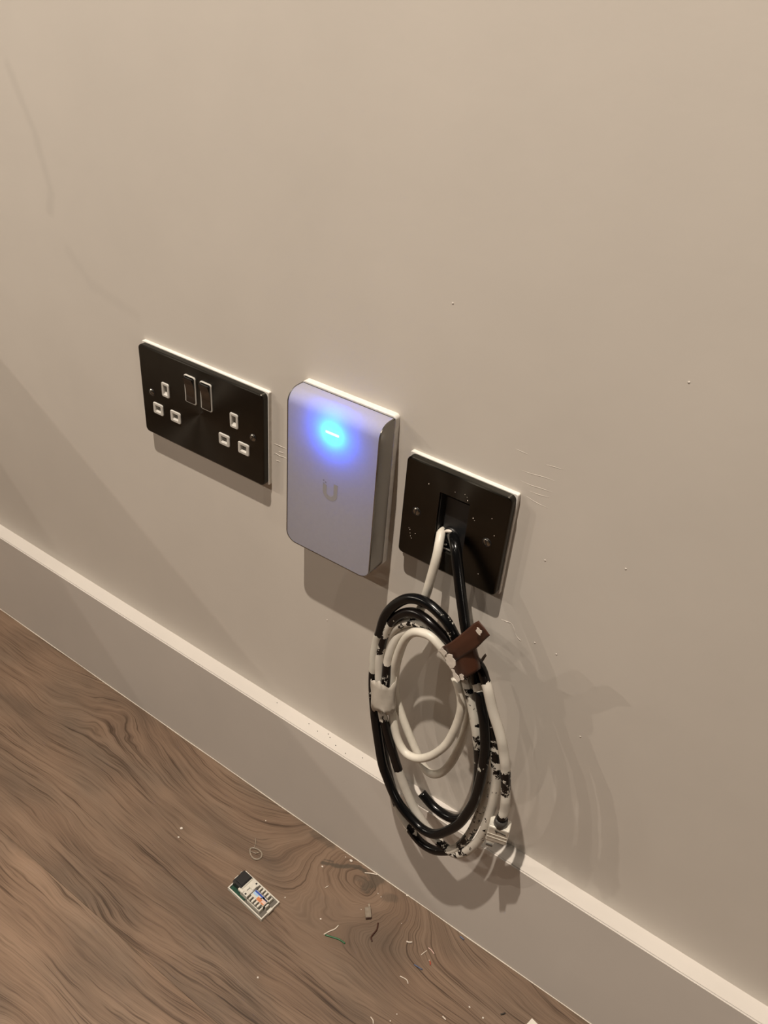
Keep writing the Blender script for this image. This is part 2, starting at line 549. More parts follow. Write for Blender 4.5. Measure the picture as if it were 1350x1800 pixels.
def sheet(bm, rows, sub, thick):
    """smooth sheet through a grid of control rows, with thickness"""
    nr, nc = len(rows), len(rows[0])
    # resample columns by catmull along each row, then along each column
    rr = []
    for r in rows:
        L = []
        ext = [[2 * a - b for a, b in zip(r[0], r[1])]] + [list(p) for p in r] + [[2 * a - b for a, b in zip(r[-1], r[-2])]]
        for i in range(1, len(ext) - 2):
            for k in range(sub):
                t = k / sub
                L.append(Vector([0.5 * (2 * ext[i][c] + (ext[i + 1][c] - ext[i - 1][c]) * t + (2 * ext[i - 1][c] - 5 * ext[i][c] + 4 * ext[i + 1][c] - ext[i + 2][c]) * t * t + (3 * ext[i][c] - ext[i - 1][c] - 3 * ext[i + 1][c] + ext[i + 2][c]) * t ** 3) for c in range(3)]))
        L.append(Vector(r[-1]))
        rr.append(L)
    full = []
    for i in range(nr - 1):
        for k in range(sub):
            t = k / sub
            full.append([a.lerp(b, t) for a, b in zip(rr[i], rr[i + 1])])
    full.append(rr[-1])
    R, Cn = len(full), len(full[0])
    nrm = []
    for i in range(R):
        row = []
        for j in range(Cn):
            du = full[i][min(j + 1, Cn - 1)] - full[i][max(j - 1, 0)]
            dv = full[min(i + 1, R - 1)][j] - full[max(i - 1, 0)][j]
            row.append(du.cross(dv).normalized())
        nrm.append(row)
    A = [[bm.verts.new(full[i][j] + nrm[i][j] * thick / 2) for j in range(Cn)] for i in range(R)]
    Bv = [[bm.verts.new(full[i][j] - nrm[i][j] * thick / 2) for j in range(Cn)] for i in range(R)]
    for i in range(R - 1):
        for j in range(Cn - 1):
            bm.faces.new((A[i][j], A[i][j + 1], A[i + 1][j + 1], A[i + 1][j]))
            bm.faces.new((Bv[i][j], Bv[i + 1][j], Bv[i + 1][j + 1], Bv[i][j + 1]))
    for i in range(R - 1):
        for j in (0, Cn - 1):
            bm.faces.new((A[i][j], A[i + 1][j], Bv[i + 1][j], Bv[i][j]))
    for j in range(Cn - 1):
        for i in (0, R - 1):
            bm.faces.new((A[i][j], A[i][j + 1], Bv[i][j + 1], Bv[i][j]))
    return bm


def ragged(pts, rng, amt=0.16, n=2):
    """break the sides of an outline into small random teeth"""
    P = [Vector(p) for p in pts]
    out = []
    for i in range(len(P)):
        a, b = P[i], P[(i + 1) % len(P)]
        L = (b - a).length
        side = (b - a).cross(Vector((0, 1, 0))).normalized()
        out.append(tuple(a))
        for k in range(1, n + 1):
            out.append(tuple(a.lerp(b, k / (n + 1)) + side * L * amt * rng.uniform(-1, 1)))
    return out


def poly_flake(bm, pts, thick, axis):
    a = [bm.verts.new(Vector(p)) for p in pts]
    b = [bm.verts.new(Vector(p) + Vector(axis) * thick) for p in pts]
    bm.faces.new(a)
    bm.faces.new(b[::-1])
    for i in range(len(a)):
        j = (i + 1) % len(a)
        bm.faces.new((a[i], a[j], b[j], b[i]))
    return bm


def M(p):
    return tuple(c / 1000.0 for c in p[:3]) + tuple(p[3:])


# ------------------------------------------------------------------ measured positions, millimetres
PATHS = {'coax': [(254.03, -2.0, 445.34, 0), (259.77, -9.0, 448.92, 0), (266.06, -16.0, 448.21, 0), (271.8, -21.0, 439.39, 0), (279.65, -26.0, 422.62, 0), (287.55, -30.0, 404.97, 0.1), (292.26, -32.0, 394.48, 0.2), (299.85, -32.0, 373.64, 0), (306.34, -34.0, 358.45, 0), (309.13, -35.0, 353.8, 0), (311.49, -36.0, 351.92, 1), (312.56, -36.0, 348.33, 1), (314.47, -37.0, 346.15, 0), (317.29, -38.0, 338.35, 0), (322.77, -40.0, 326.89, 0.05), (328.16, -42.0, 309.96, 0.05), (330.27, -43.0, 300.55, 0.3), (331.42, -44.0, 292.29, 0.32), (332.56, -45.0, 277.68, 0.3), (332.95, -46.0, 261.36, 0.15), (332.4, -47.0, 243.04, 0.12), (328.94, -48.0, 223.86, 0.05), (323.16, -49.0, 203.57, 0.0), (313.28, -50.0, 185.38, 0.0), (303.28, -50.0, 172.95, 0.0), (291.33, -49.0, 168.35, 0), (278.91, -48.0, 171.0, 0), (265.95, -47.0, 177.46, 0), (256.34, -46.0, 186.88, 0.05), (248.33, -45.0, 199.16, 0), (240.88, -44.0, 212.52, 0), (233.63, -42.0, 233.93, 0), (227.02, -40.0, 255.94, 0.05), (223.43, -38.0, 267.41, 0), (219.55, -36.0, 282.71, 0.5), (217.1, -34.0, 295.25, 0.1), (216.24, -33.0, 301.34, 0.2), (216.28, -33.0, 307.41, 1), (215.36, -32.0, 320.6, 1), (215.82, -31.0, 334.36, 1), (216.68, -31.0, 341.24, 1), (217.73, -31.0, 345.65, 0), (219.63, -30.0, 360.93, 0), (224.38, -29.0, 374.09, 0), (231.86, -28.0, 385.1, 0), (239.14, -28.0, 392.07, 0), (248.16, -28.0, 395.96, 0), (257.99, -29.0, 397.01, 0.05), (266.52, -30.0, 395.13, 0.15), (274.65, -31.0, 391.95, 0.25), (281.01, -32.0, 386.64, 0.4), (288.62, -32.0, 375.5, 0), (296.01, -33.0, 360.03, 0.3), (301.7, -34.0, 346.19, 0.62), (306.82, -36.0, 338.21, 0.55), (311.77, -37.0, 326.65, 0.7), (315.58, -38.0, 317.34, 0.62), (320.12, -39.0, 305.13, 0.62), (323.05, -38.0, 289.55, 0.4), (325.99, -37.0, 270.72, 0.2), (328.28, -36.0, 242.62, 0), (326.71, -35.5, 215.76, 0), (321.77, -35.0, 198.32, 0), (313.84, -34.0, 185.67, 0), (302.78, -33.0, 180.95, 0), (289.6, -32.0, 181.41, 0), (276.78, -31.0, 187.28, 0)], 'patch': [(356.75, -46.0, 235.59, 0.1), (357.53, -46.0, 242.99, 0.3), (357.56, -45.0, 248.53, 1), (356.15, -45.0, 261.11, 1), (354.92, -44.0, 266.14, 0.55), (352.52, -44.0, 279.63, 0.4), (349.8, -43.0, 290.84, 0.45), (348.05, -43.0, 297.59, 1), (344.57, -42.0, 307.24, 1), (341.54, -42.0, 316.09, 1), (337.14, -41.0, 324.16, 1), (330.88, -40.0, 334.61, 0.93), (326.13, -39.0, 343.51, 0.85), (321.05, -38.0, 354.52, 1), (318.46, -37.0, 358.01, 0.8), (315.95, -36.0, 360.95, 0.1), (310.92, -34.0, 366.84, 0.05), (300.32, -30.0, 369.45, 0), (289.03, -30.0, 371.3, 0), (278.55, -30.0, 373.75, 0.05), (271.51, -30.0, 376.59, 0.05), (263.82, -30.0, 380.24, 0.05), (255.15, -29.0, 382.09, 0.1), (245.64, -28.0, 381.18, 0.15), (236.83, -28.0, 376.12, 0.2), (228.85, -28.0, 366.11, 0.3), (223.01, -29.0, 352.97, 0.65), (220.55, -30.0, 337.78, 0.3), (219.99, -31.0, 325.99, 0.6), (220.2, -32.0, 318.41, 1), (221.99, -33.0, 305.76, 1), (223.42, -34.0, 297.39, 0.5), (227.42, -36.0, 281.14, 0.3), (230.29, -37.0, 269.95, 0.6), (232.48, -37.5, 262.67, 0.65), (235.18, -38.0, 256.42, 0.25), (239.0, -39.0, 248.48, 0.1), (245.11, -40.0, 235.5, 0.1), (251.36, -40.0, 220.67, 0.12), (254.88, -40.0, 212.67, 0.1), (256.78, -40.0, 208.76, 1), (259.91, -40.0, 201.89, 1), (266.72, -40.0, 189.21, 0.88), (275.53, -40.0, 175.58, 1), (285.9, -40.0, 164.81, 1), (294.66, -40.0, 157.56, 0.9), (307.36, -41.0, 152.61, 0.4), (317.54, -42.0, 152.29, 0.5), (326.82, -43.0, 157.25, 0.5), (335.51, -43.0, 172.25, 0.62), (342.3, -43.0, 193.33, 0.7), (345.36, -43.0, 218.18, 0.68), (345.82, -42.0, 243.91, 0.72), (343.59, -40.0, 268.86, 0.6), (338.3, -38.0, 290.42, 0.55), (331.44, -36.0, 309.45, 0.4), (321.59, -34.0, 334.76, 0.3), (311.9, -30.0, 352.79, 0), (294.96, -26.0, 362.99, 0), (278.29, -26.0, 365.25, 0.2), (266.46, -26.0, 368.26, 0.3), (255.89, -26.0, 371.23, 0.5), (245.62, -26.0, 369.67, 0.5), (236.77, -26.0, 363.87, 0.6), (229.17, -26.0, 354.48, 0.75), (223.69, -26.0, 341.2, 0.85), (222.16, -27.0, 328.2, 0.65), (221.13, -27.0, 313.81, 0.85), (221.7, -27.0, 293.99, 0.8), (222.33, -28.0, 267.29, 0.3), (229.44, -32.0, 231.96, 0.0), (241.44, -36.0, 198.7, 0.0), (252.7, -38.0, 173.66, 0.2), (261.24, -39.0, 157.89, 0.9), (269.04, -40.0, 149.77, 0.75), (280.05, -41.0, 141.08, 0.3), (290.75, -42.0, 137.41, 0.05), (302.95, -43.0, 140.53, 0.3), (313.63, -43.0, 148.94, 0.2), (320.97, -42.0, 157.25, 0.9), (326.79, -41.0, 169.11, 0.4), (331.99, -40.0, 187.55, 0.45), (335.01, -39.0, 207.47, 0.6), (336.06, -38.0, 228.12, 0.65), (335.3, -37.0, 245.85, 0.65), (332.34, -35.0, 266.69, 0.65), (325.79, -32.0, 290.01, 0.5), (316.18, -28.0, 319.31, 0.3), (305.4, -24.0, 340.47, 0.3), (288.15, -22.0, 358.66, 0), (270.91, -22.0, 363.2, 0), (256.6, -23.0, 364.38, 0.9), (247.26, -24.0, 362.57, 1), (238.24, -24.0, 355.36, 0.9), (232.57, -25.0, 347.09, 1), (229.25, -27.0, 337.71, 1), (227.71, -29.0, 326.71, 1), (227.36, -30.0, 319.44, 0.95), (227.65, -31.0, 314.49, 0.3), (228.28, -32.0, 305.72, 0.35), (228.76, -33.0, 295.37, 0.3), (229.37, -33.0, 282.02, 0.4)], 'white': [(244.73, -1.0, 446.14, 1), (247.37, -6.0, 445.95, 1), (250.17, -12.0, 441.7, 1), (251.88, -16.0, 434.74, 1), (251.7, -18.0, 423.93, 1), (250.49, -19.0, 410.08, 1), (248.65, -19.0, 395.45, 1), (244.47, -18.0, 376.02, 1), (238.94, -18.0, 357.65, 1), (235.15, -19.0, 342.37, 1), (232.36, -20.0, 326.67, 1), (230.69, -21.0, 309.93, 1), (231.62, -22.0, 289.63, 1), (235.65, -23.0, 273.65, 1), (240.88, -24.0, 263.92, 1), (247.81, -25.0, 252.41, 1), (256.05, -26.0, 240.24, 1), (263.83, -27.0, 229.85, 1), (271.56, -28.0, 220.1, 1), (278.7, -28.0, 215.0, 1), (285.99, -28.0, 217.79, 1), (292.36, -28.0, 226.76, 1), (297.75, -28.0, 241.57, 1), (301.32, -27.0, 259.47, 1), (303.5, -26.0, 277.93, 1), (303.71, -25.0, 297.79, 1), (301.73, -25.0, 314.39, 1), (298.04, -26.0, 328.93, 1), (292.21, -28.0, 341.26, 1), (285.22, -32.0, 356.59, 1), (280.28, -34.0, 364.09, 1), (274.59, -35.0, 369.09, 1), (266.84, -35.0, 373.27, 1), (259.59, -35.0, 373.05, 1), (251.55, -34.0, 368.7, 1), (245.35, -33.0, 360.63, 1), (239.96, -31.0, 347.25, 1), (235.38, -29.0, 329.59, 1), (232.19, -28.0, 308.42, 1), (233.08, -29.0, 288.12, 1), (235.97, -31.0, 272.26, 1), (240.38, -33.0, 259.3, 1), (246.0, -35.0, 246.3, 1), (252.37, -36.0, 237.22, 1), (260.6, -37.0, 233.27, 1), (271.91, -38.0, 237.82, 1), (282.14, -38.0, 248.4, 1), (290.47, -38.0, 262.44, 1), (295.81, -37.0, 275.47, 1), (299.01, -36.0, 290.77, 1), (300.9, -35.0, 306.72, 1), (301.06, -35.0, 319.97, 1), (299.05, -35.0, 330.15, 1), (295.67, -35.0, 339.24, 1), (291.1, -34.0, 345.37, 1)]}
B = {'tape_flap': [[(274.19, -30.0, 360.27), (279.05, -40.0, 374.4), (286.68, -44.5, 386.53), (293.29, -46.0, 397.9), (300.11, -47.0, 410.47), (304.91, -48.0, 419.44), (307.98, -49.0, 424.07)], [(281.69, -32.0, 359.82), (286.38, -43.0, 374.77), (292.48, -46.5, 385.29), (299.06, -48.0, 396.15), (305.49, -49.0, 407.47), (310.56, -50.0, 417.22), (314.31, -52.0, 423.56)], [(287.66, -32.0, 353.87), (292.64, -43.0, 369.28), (298.18, -46.5, 379.62), (303.95, -48.0, 389.01), (310.48, -49.0, 399.47), (315.33, -50.0, 410.36), (319.94, -53.0, 420.2)]], 'tape_band': [[(278.57, -26.0, 355.7), (285.9, -40.0, 372.18), (295.1, -45.5, 383.28), (302.46, -46.0, 391.11), (306.78, -42.0, 391.35), (301.08, -26.0, 375.17)], [(284.3, -26.0, 344.51), (291.97, -41.0, 361.91), (300.38, -46.5, 374.61), (306.53, -46.5, 382.03), (310.33, -43.0, 384.62), (304.66, -27.0, 368.69)], [(290.02, -26.0, 333.76), (297.94, -41.0, 351.87), (305.56, -47.0, 364.8), (310.72, -47.0, 372.33), (313.22, -43.0, 375.46), (308.35, -28.0, 361.63)]], 'flakes': [[(286.59, -48.2, 373.79), (288.7, -48.2, 379.23), (292.32, -48.2, 380.38), (296.07, -48.2, 373.83), (295.16, -48.2, 369.11), (292.06, -48.2, 366.35), (289.1, -48.2, 369.37)], [(293.04, -48.2, 366.22), (295.75, -48.2, 367.22), (298.42, -48.2, 364.02), (301.77, -48.2, 360.49), (300.0, -48.2, 357.39), (296.5, -48.2, 359.69)], [(300.89, -49.0, 365.52), (302.35, -49.0, 368.37), (304.42, -49.0, 367.08), (304.7, -49.0, 363.08), (302.64, -49.0, 362.1)], [(308.7, -52.5, 417.85), (309.1, -52.5, 420.82), (313.32, -52.5, 419.93), (312.86, -52.5, 415.54), (310.75, -52.5, 415.98)], [(278.02, -44.0, 372.72), (281.52, -44.0, 377.89), (285.71, -44.0, 375.27), (284.32, -44.0, 371.38), (281.48, -44.0, 373.37)]], 'curl': [(306.42, -30.0, 367.76), (310.8, -36.0, 381.2), (314.31, -41.0, 390.16), (316.52, -43.0, 390.9), (312.81, -38.0, 379.56), (308.18, -30.0, 366.6)], 'floorpts': {}, 'F': {'green': [(231.19, -101.1, 0.8), (237.69, -98.65, 0.8), (244.33, -96.42, 0.8), (251.46, -95.97, 0.8)], 'white_thread': [(229.6, -101.65, 0.8), (232.02, -95.74, 0.8), (234.82, -90.69, 0.8), (235.43, -85.59, 0.8)], 'brown': [(265.34, -59.54, 0.8), (268.15, -66.0, 0.8), (267.99, -73.78, 0.8), (268.92, -76.44, 0.8), (271.46, -78.35, 0.8)], 'white_bit': [(298.28, -57.84, 0.8), (300.85, -56.89, 0.8), (303.14, -54.8, 0.8)], 'thread_a': [(317.01, -59.75, 0.8), (317.97, -56.39, 0.8), (319.15, -52.86, 0.8)], 'thread_b': [(318.71, -49.73, 0.8), (322.35, -49.76, 0.8), (326.78, -51.31, 0.8)], 'dark_bit': [(316.56, -71.72, 0.8), (320.66, -71.31, 0.8), (325.54, -70.94, 0.8)], 'red_bit': [(326.59, -59.58, 0.8), (328.36, -60.65, 0.8), (329.32, -62.65, 0.8)], 'curl_a': [(311.88, -88.87, 0.8), (316.27, -88.03, 0.8), (319.35, -88.01, 0.8), (321.89, -89.95, 0.8)], 'blue_bit': [(338.01, -21.04, 0.8), (340.46, -21.21, 0.8), (342.86, -21.57, 0.8)], 'sliver': [(222.7, -24.37, 1.4), (227.92, -20.91, 1.4), (234.51, -17.92, 1.4)], 'curl_b': [(310.82, -135.07, 0.8), (314.03, -135.95, 0.8), (316.19, -138.31, 0.8)], 'bit_c': [(363.36, -94.69, 0.8), (367.33, -95.45, 0.8)], 'bit_d': [(200.06, -62.67, 0.8), (201.63, -58.84, 0.8)], 'dark_chip': [(405.67, -60.76, 0.8), (407.56, -58.71, 0.8), (408.48, -57.09, 0.8)], 'clear_plug': [(246.26, -56.6, 0.8), (250.09, -51.86, 0.8), (257.03, -59.81, 0.8), (253.23, -64.48, 0.8), (242.5, -53.57, 0.8)], 'ring': [(117.64, -77.67, 0.8), (109.31, -75.68, 0.8), (123.63, -78.04, 0.8), (105.29, -64.16, 0.8), (109.69, -68.52, 0.8), (112.16, -73.46, 0.8)], 'flakes': [(202.98, -21.98, 0.8), (182.97, -45.78, 0.8), (247.06, -34.18, 0.8), (251.6, -35.28, 0.8), (379.07, -72.58, 0.8), (394.08, -73.1, 0.8), (328.61, -118.47, 0.8), (326.94, -126.92, 0.8), (217.29, -91.2, 0.8), (243.3, -58.34, 0.8), (272.16, -17.77, 0.8), (284.2, -45.42, 0.8), (326.1, -59.31, 0.8), (195.77, -22.01, 0.8), (34.38, -104.29, 0.8), (39.81, -113.55, 0.8), (99.39, -41.17, 0.8), (174.37, -95.61, 0.8), (205.85, -170.99, 0.8)], 'paper': [(428.7, -54.98, 0.8), (430.68, -46.18, 0.8), (437.79, -47.52, 0.8), (435.77, -56.27, 0.8)], 'jack': [(122.71, -124.77, 3.0), (124.4, -99.72, 3.0), (175.07, -104.28, 3.0), (172.87, -128.94, 3.0)]}, 'W': {'ridges': [[(76.18, 0.0, 453.93), (82.25, -0.0, 454.31), (86.42, 0.0, 454.32), (91.79, 0.0, 454.45)], [(76.34, 0.0, 443.63), (79.1, 0.0, 445.3), (82.26, 0.0, 444.72), (84.36, -0.0, 444.64), (87.7, 0.0, 445.25), (91.46, 0.0, 444.74)], [(79.3, 0.0, 439.02), (80.99, 0.0, 438.78), (83.95, 0.0, 439.05)], [(81.84, 0.0, 448.44), (83.93, 0.0, 448.54), (88.52, 0.0, 449.28)]], 'scratches': [[(299.33, 0.0, 512.31), (307.23, 0.0, 512.14), (314.21, 0.0, 512.8), (322.87, 0.0, 513.29)], [(305.04, 0.0, 502.51), (311.17, 0.0, 501.12), (317.14, 0.0, 500.41), (322.96, 0.0, 500.15)], [(306.8, 0.0, 507.4), (313.5, 0.0, 507.48), (321.64, 0.0, 508.7)], [(291.84, 0.0, 534.45), (301.29, 0.0, 533.67)], [(313.91, 0.0, 531.53), (321.89, 0.0, 532.33), (326.49, -0.0, 532.66)], [(298.06, 0.0, 520.29), (307.3, 0.0, 520.9), (314.12, 0.0, 521.93), (323.15, 0.0, 522.3)]], 'drip': [[(305.34, 0.0, 389.61), (310.51, 0.0, 390.05), (313.91, 0.0, 390.5), (316.71, -0.0, 386.99), (318.83, 0.0, 382.54), (321.95, 0.0, 379.72), (324.73, 0.0, 378.78)]], 'bumps': [(386.44, 0.0, 615.77), (328.43, 0.0, 458.46), (335.21, -0.0, 383.24), (387.43, 0.0, 316.38), (229.92, 0.0, 618.65), (383.24, -0.0, 479.43), (140.64, 0.0, 292.55), (459.32, 0.0, 94.56), (353.2, 0.0, 382.71)]}, 'led': (155.37, -23.8, 503.36), 'logo': (155.53, -23.8, 451.98), 'plug': [(348.06, -46.0, 221.73), (366.09, -46.0, 229.67), (367.63, -46.0, 209.48), (352.1, -46.0, 190.8), (357.32, -46.0, 235.34)], 'wtape': [(225.87, -32.0, 300.1), (231.09, -36.0, 273.17)], 'skspecks': [(84.09, -4.64, 147.5), (127.66, -5.58, 147.5), (140.41, -7.57, 147.5), (155.17, -5.92, 147.5), (165.73, -10.21, 147.5), (179.17, -11.97, 147.5), (195.61, -5.9, 147.5), (151.15, -3.6, 147.5)]}

# ------------------------------------------------------------------ the room
XL, XR = -2.2, 1.8
bm = bmesh.new()
box(bm, XL, XR, 0.0, 0.1, 0.0, 2.42)
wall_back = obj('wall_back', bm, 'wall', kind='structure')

SK_H, SK_D = 0.1473, 0.0169
bm = bmesh.new()
box(bm, XL, XR, -SK_D, 0.0, 0.0005, SK_H)
es = [e for e in bm.edges if all(abs(v.co.y + SK_D) < 1e-5 and abs(v.co.z - SK_H) < 1e-5 for v in e.verts)]
bmesh.ops.bevel(bm, geom=es, offset=0.0012, segments=3, affect='EDGES')
baseboard = obj('baseboard_back', bm, 'skirting', kind='structure')
# thin sealant bead along the foot of the skirting
bm = bmesh.new()
tube(bm, [(XL + 0.05 * i, -SK_D - 0.0002 + 0.0003 * math.sin(i * 2.3), 0.0004) for i in range(81)], 0.0006, 6)
obj('sealant_bead', bm, 'sealant', baseboard, smooth=True)
for i, q in enumerate(B['skspecks']):
    x, y, z = M(q)
    if -SK_D < y < -0.001:
        bm = bmesh.new()
        bmesh.ops.create_icosphere(bm, subdivisions=1, radius=0.0006, matrix=Matrix.Translation((x, y, SK_H)) @ Matrix.Diagonal((1.2, 0.9, 0.6, 1)))
        obj('dust_speck', bm, 'dark_wire', baseboard)

bm = bmesh.new()
box(bm, XL, XR, -3.2, 0.1, -0.03, -0.0042)
floor = obj('floor', bm, 'subfloor', kind='structure')
edges_y = [0.0, -0.222, -0.444, -0.666, -0.888, -1.11, -1.332, -1.554, -1.776, -1.998, -2.22, -2.442, -2.664, -2.886, -3.108]
for i, (ya, yb) in enumerate(zip(edges_y[:-1], edges_y[1:])):
    bm = bmesh.new()
    box(bm, XL, XR, yb + 0.00004, ya - 0.00004, -0.0042, 0.0, 0.0002, 1)
    obj('plank', bm, ('wood0', 'wood1', 'wood2')[i if i < 2 else 2 - (i % 2)], floor)

# ridges of filler, scratches and lumps left in the wall paint
for L in B['W']['ridges']:
    bm = bmesh.new()
    tube(bm, catmull([M(p) for p in L], 0.002), lambda t: 0.0001 + 0.00026 * math.sin(math.pi * min(max(t, 0.02), 0.98)), 6)
    obj('filler_ridge', bm, 'wall', wall_back, smooth=True)
for L in B['W']['scratches']:
    bm = bmesh.new()
    tube(bm, catmull([M(p) for p in L], 0.002), lambda t: 0.00005 + 0.00013 * math.sin(math.pi * min(max(t, 0.02), 0.98)), 6)
    obj('paint_ridge', bm, 'wall', wall_back, smooth=True)
for L in B['W']['drip']:
    bm = bmesh.new()
    tube(bm, catmull([M(p) for p in L], 0.002), lambda t: 0.0001 + 0.0002 * abs(math.sin(t * 9)), 6)
    obj('paint_run', bm, 'wall', wall_back, smooth=True)
for q in B['W']['bumps']:
    x, y, z = M(q)
    bm = bmesh.new()
    bmesh.ops.create_icosphere(bm, subdivisions=2, radius=0.0008, matrix=Matrix.Translation((x, 0, z)) @ Matrix.Diagonal((1, 0.4, 1, 1)))
    obj('paint_lump', bm, 'wall', wall_back, smooth=True)

# low cabinet along the same wall, left of the picture: its top edge throws the slanting shade
bm = bmesh.new()
box(bm, -1.75, -0.795, -0.78, -0.018, 0.0, 0.713, 0.002)
cab = thing('cabinet', 'low white cabinet against the wall, beyond the left edge of the picture', 'cabinet', (-1.27, -0.2, 0))
o = obj('body', bm, 'cabinet', cab)
o.location = (1.27, 0.2, 0)
for x0, x1 in ((-1.745, -1.275), (-1.27, -0.80)):
    bm = bmesh.new()
    box(bm, x0, x1, -0.798, -0.78, 0.06, 0.70, 0.002)
    d = obj('door', bm, 'cabinet', cab)
    d.location = (1.27, 0.2, 0)
    bm = bmesh.new()
    xh = x1 - 0.04 if x0 < -1.5 else x0 + 0.04
    tube(bm, [(xh, -0.797, 0.56), (xh, -0.82, 0.565), (xh, -0.82, 0.655), (xh, -0.797, 0.66)], 0.005, 8)
    obj('handle', bm, 'trim_metal', d)

# ------------------------------------------------------------------ double power socket
SX, SZ = 0.0, 0.4572
GY, PY = -0.0034, -0.0092
sock = thing('double_power_socket', 'black nickel double wall socket with two switches and white pin holes', 'socket', (SX, 0, SZ))
obj('gasket', slab(0.1486, 0.0890, 0.0012, 0.0, GY, 0.0004), 'gasket', sock)
PINS = [(-0.0414, 0.0089, 'earth'), (0.0410, 0.0089, 'earth'), (-0.0531, -0.0140, 'pin'), (-0.0309, -0.0140, 'pin'), (0.0287, -0.0142, 'pin'), (0.0512, -0.0142, 'pin')]
SWI = [(-0.0094, 0.0205), (0.0095, 0.0205)]
SIZE = {'earth': (0.0094, 0.0140, 0.0044, 0.0086), 'pin': (0.0128, 0.0112, 0.0064, 0.0054)}
holes = [(x, z, SIZE[k][0] - 0.0006, SIZE[k][1] - 0.0006, 0.0008) for x, z, k in PINS] + [(x, z, 0.0122, 0.0250, 0.0012) for x, z in SWI]
obj('face_plate', pierced_plate(0.1470, 0.0870, 0.0042, GY, PY, holes), 'nickel', sock)
for x, z, k in PINS:
    w, h, hw, hh = SIZE[k]
    c = obj('pin_collar', frame_ring(w, h, 0.0018, hw, hh, 0.0004, GY, PY - 0.0011, 0.0005, x, z), 'white_plastic', sock)
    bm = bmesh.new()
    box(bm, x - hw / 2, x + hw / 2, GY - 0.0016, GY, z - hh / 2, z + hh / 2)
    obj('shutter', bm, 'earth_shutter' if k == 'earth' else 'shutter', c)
    # sloping lower ledge inside the hole
    bm = bmesh.new()
    hz = z - hh / 2
    poly_flake(bm, [(x - hw / 2, PY - 0.0004, hz), (x - hw / 2, GY - 0.0016, hz), (x - hw / 2, GY - 0.0016, hz + hh * 0.42)], hw, (1, 0, 0))
    obj('ledge', bm, 'white_plastic', c)
for x, z in SWI:
    fr = obj('switch_surround', frame_ring(0.0134, 0.0264, 0.0020, 0.0112, 0.0238, 0.0012, GY, PY - 0.0013, 0.0005, x, z), 'white_plastic', sock)
    # rocker with a concave face, pressed in at the foot
    prof = []
    for i in range(13):
        t = i / 12
        zz = 0.0116 - 0.0232 * t
        yy = PY - 0.0040 + 0.0036 * math.sin(t * math.pi * 0.62) - (0.0008 * max(0, t - 0.55) / 0.45)
        prof.append((yy, zz))
    bm = bmesh.new()
    L = [(-0.0053, 0.0), (-0.0048, -0.0005), (0.0048, -0.0005), (0.0053, 0.0)]
    grid = [[bm.verts.new((x + lx, yy + ly, z + zz)) for lx, ly in L] for yy, zz in prof]
    back = [[bm.verts.new((x + lx, GY, z + zz)) for lx in (-0.0053, 0.0053)] for yy, zz in prof]
    for a, b in zip(grid[:-1], grid[1:]):
        for i in range(3):
            bm.faces.new((a[i], a[i + 1], b[i + 1], b[i]))
    for i in range(12):
        bm.faces.new((grid[i][0], grid[i + 1][0], back[i + 1][0], back[i][0]))
        bm.faces.new((grid[i][3], back[i][1], back[i + 1][1], grid[i + 1][3]))
    bm.faces.new((back[0][0], back[0][1], grid[0][3], grid[0][2], grid[0][1], grid[0][0]))
    bm.faces.new((back[12][1], back[12][0], grid[12][0], grid[12][1], grid[12][2], grid[12][3]))
    obj('rocker', bm, 'chrome', fr, smooth=False)


def screw_head(x, z, y, parent, ang, r=0.0031):
    """domed slotted screw head"""
    bm = bmesh.new()
    n = 24
    rings = []
    for rr, dy in ((r, 0.0), (r, -0.0004), (r * 0.8, -0.0009), (r * 0.4, -0.0012)):
        rings.append([(rr * math.cos(2 * math.pi * i / n), dy, rr * math.sin(2 * math.pi * i / n)) for i in range(n)])
    loft(bm, rings, True, True)
    s = obj('screw', bm, 'screw', parent, smooth=False)
    s.location = (x, y, z)
    bm = bmesh.new()
    box(bm, -r * 0.92, r * 0.92, -0.00135, -0.0009, -0.00035, 0.00035)
    sl = obj('slot', bm, 'black_plastic', s)
    sl.rotation_euler = (0, ang, 0)
    bm = bmesh.new()
    tube(bm, [((r + 0.0003) * math.cos(2 * math.pi * i / 24), 0.0, (r + 0.0003) * math.sin(2 * math.pi * i / 24)) for i in range(25)], 0.00035, 6)
    obj('recess_ring', bm, 'black_plastic', s, smooth=True)
    return s


screw_head(-0.0605, 0.0002, PY, sock, 0.5)
screw_head(0.0618, 0.0004, PY, sock, -0.9)

# ------------------------------------------------------------------ wireless access point
AX, AZ = 0.1547, 0.4550
AW, AH, AD = 0.0434, 0.0700, 0.0238
ap = thing('wireless_access_point', 'white rounded wall access point with silver sides and glowing blue light', 'access point', (AX, 0, AZ))
obj('mount_plate', slab(2 * AW + 0.0004, 2 * AH - 0.0030, 0.0030, 0.0, -0.0056, 0.0006, 0.0, 0.0030), 'ap_back', ap)

# side profile of the shell (y, z): flat top, rounded over to the flat front, square foot
PROF = [(-0.0064, AH), (-0.0100, AH), (-0.0130, AH - 0.0001)]
for k in range(1, 15):
    a = math.radians(90 - 90 * k / 14)
    PROF.append((-0.0130 - 0.0108 * math.cos(a), 0.0590 + 0.0109 * math.sin(a)))
zz = 0.0590
while zz > -AH + 0.0112:
    zz -= 0.0022
    PROF.append((-AD, max(zz, -AH + 0.0106)))
for k in range(1, 13):
    a = math.radians(90 * k / 12)
    PROF.append((-AD, -AH + 0.0106 * (1 - math.sin(a))))


def half_width(z, w, rb, foot):
    if z < foot + rb:
        d = min((foot + rb) - z, rb)
        return w - rb + math.sqrt(max(rb * rb - d * d, 0))
    return w


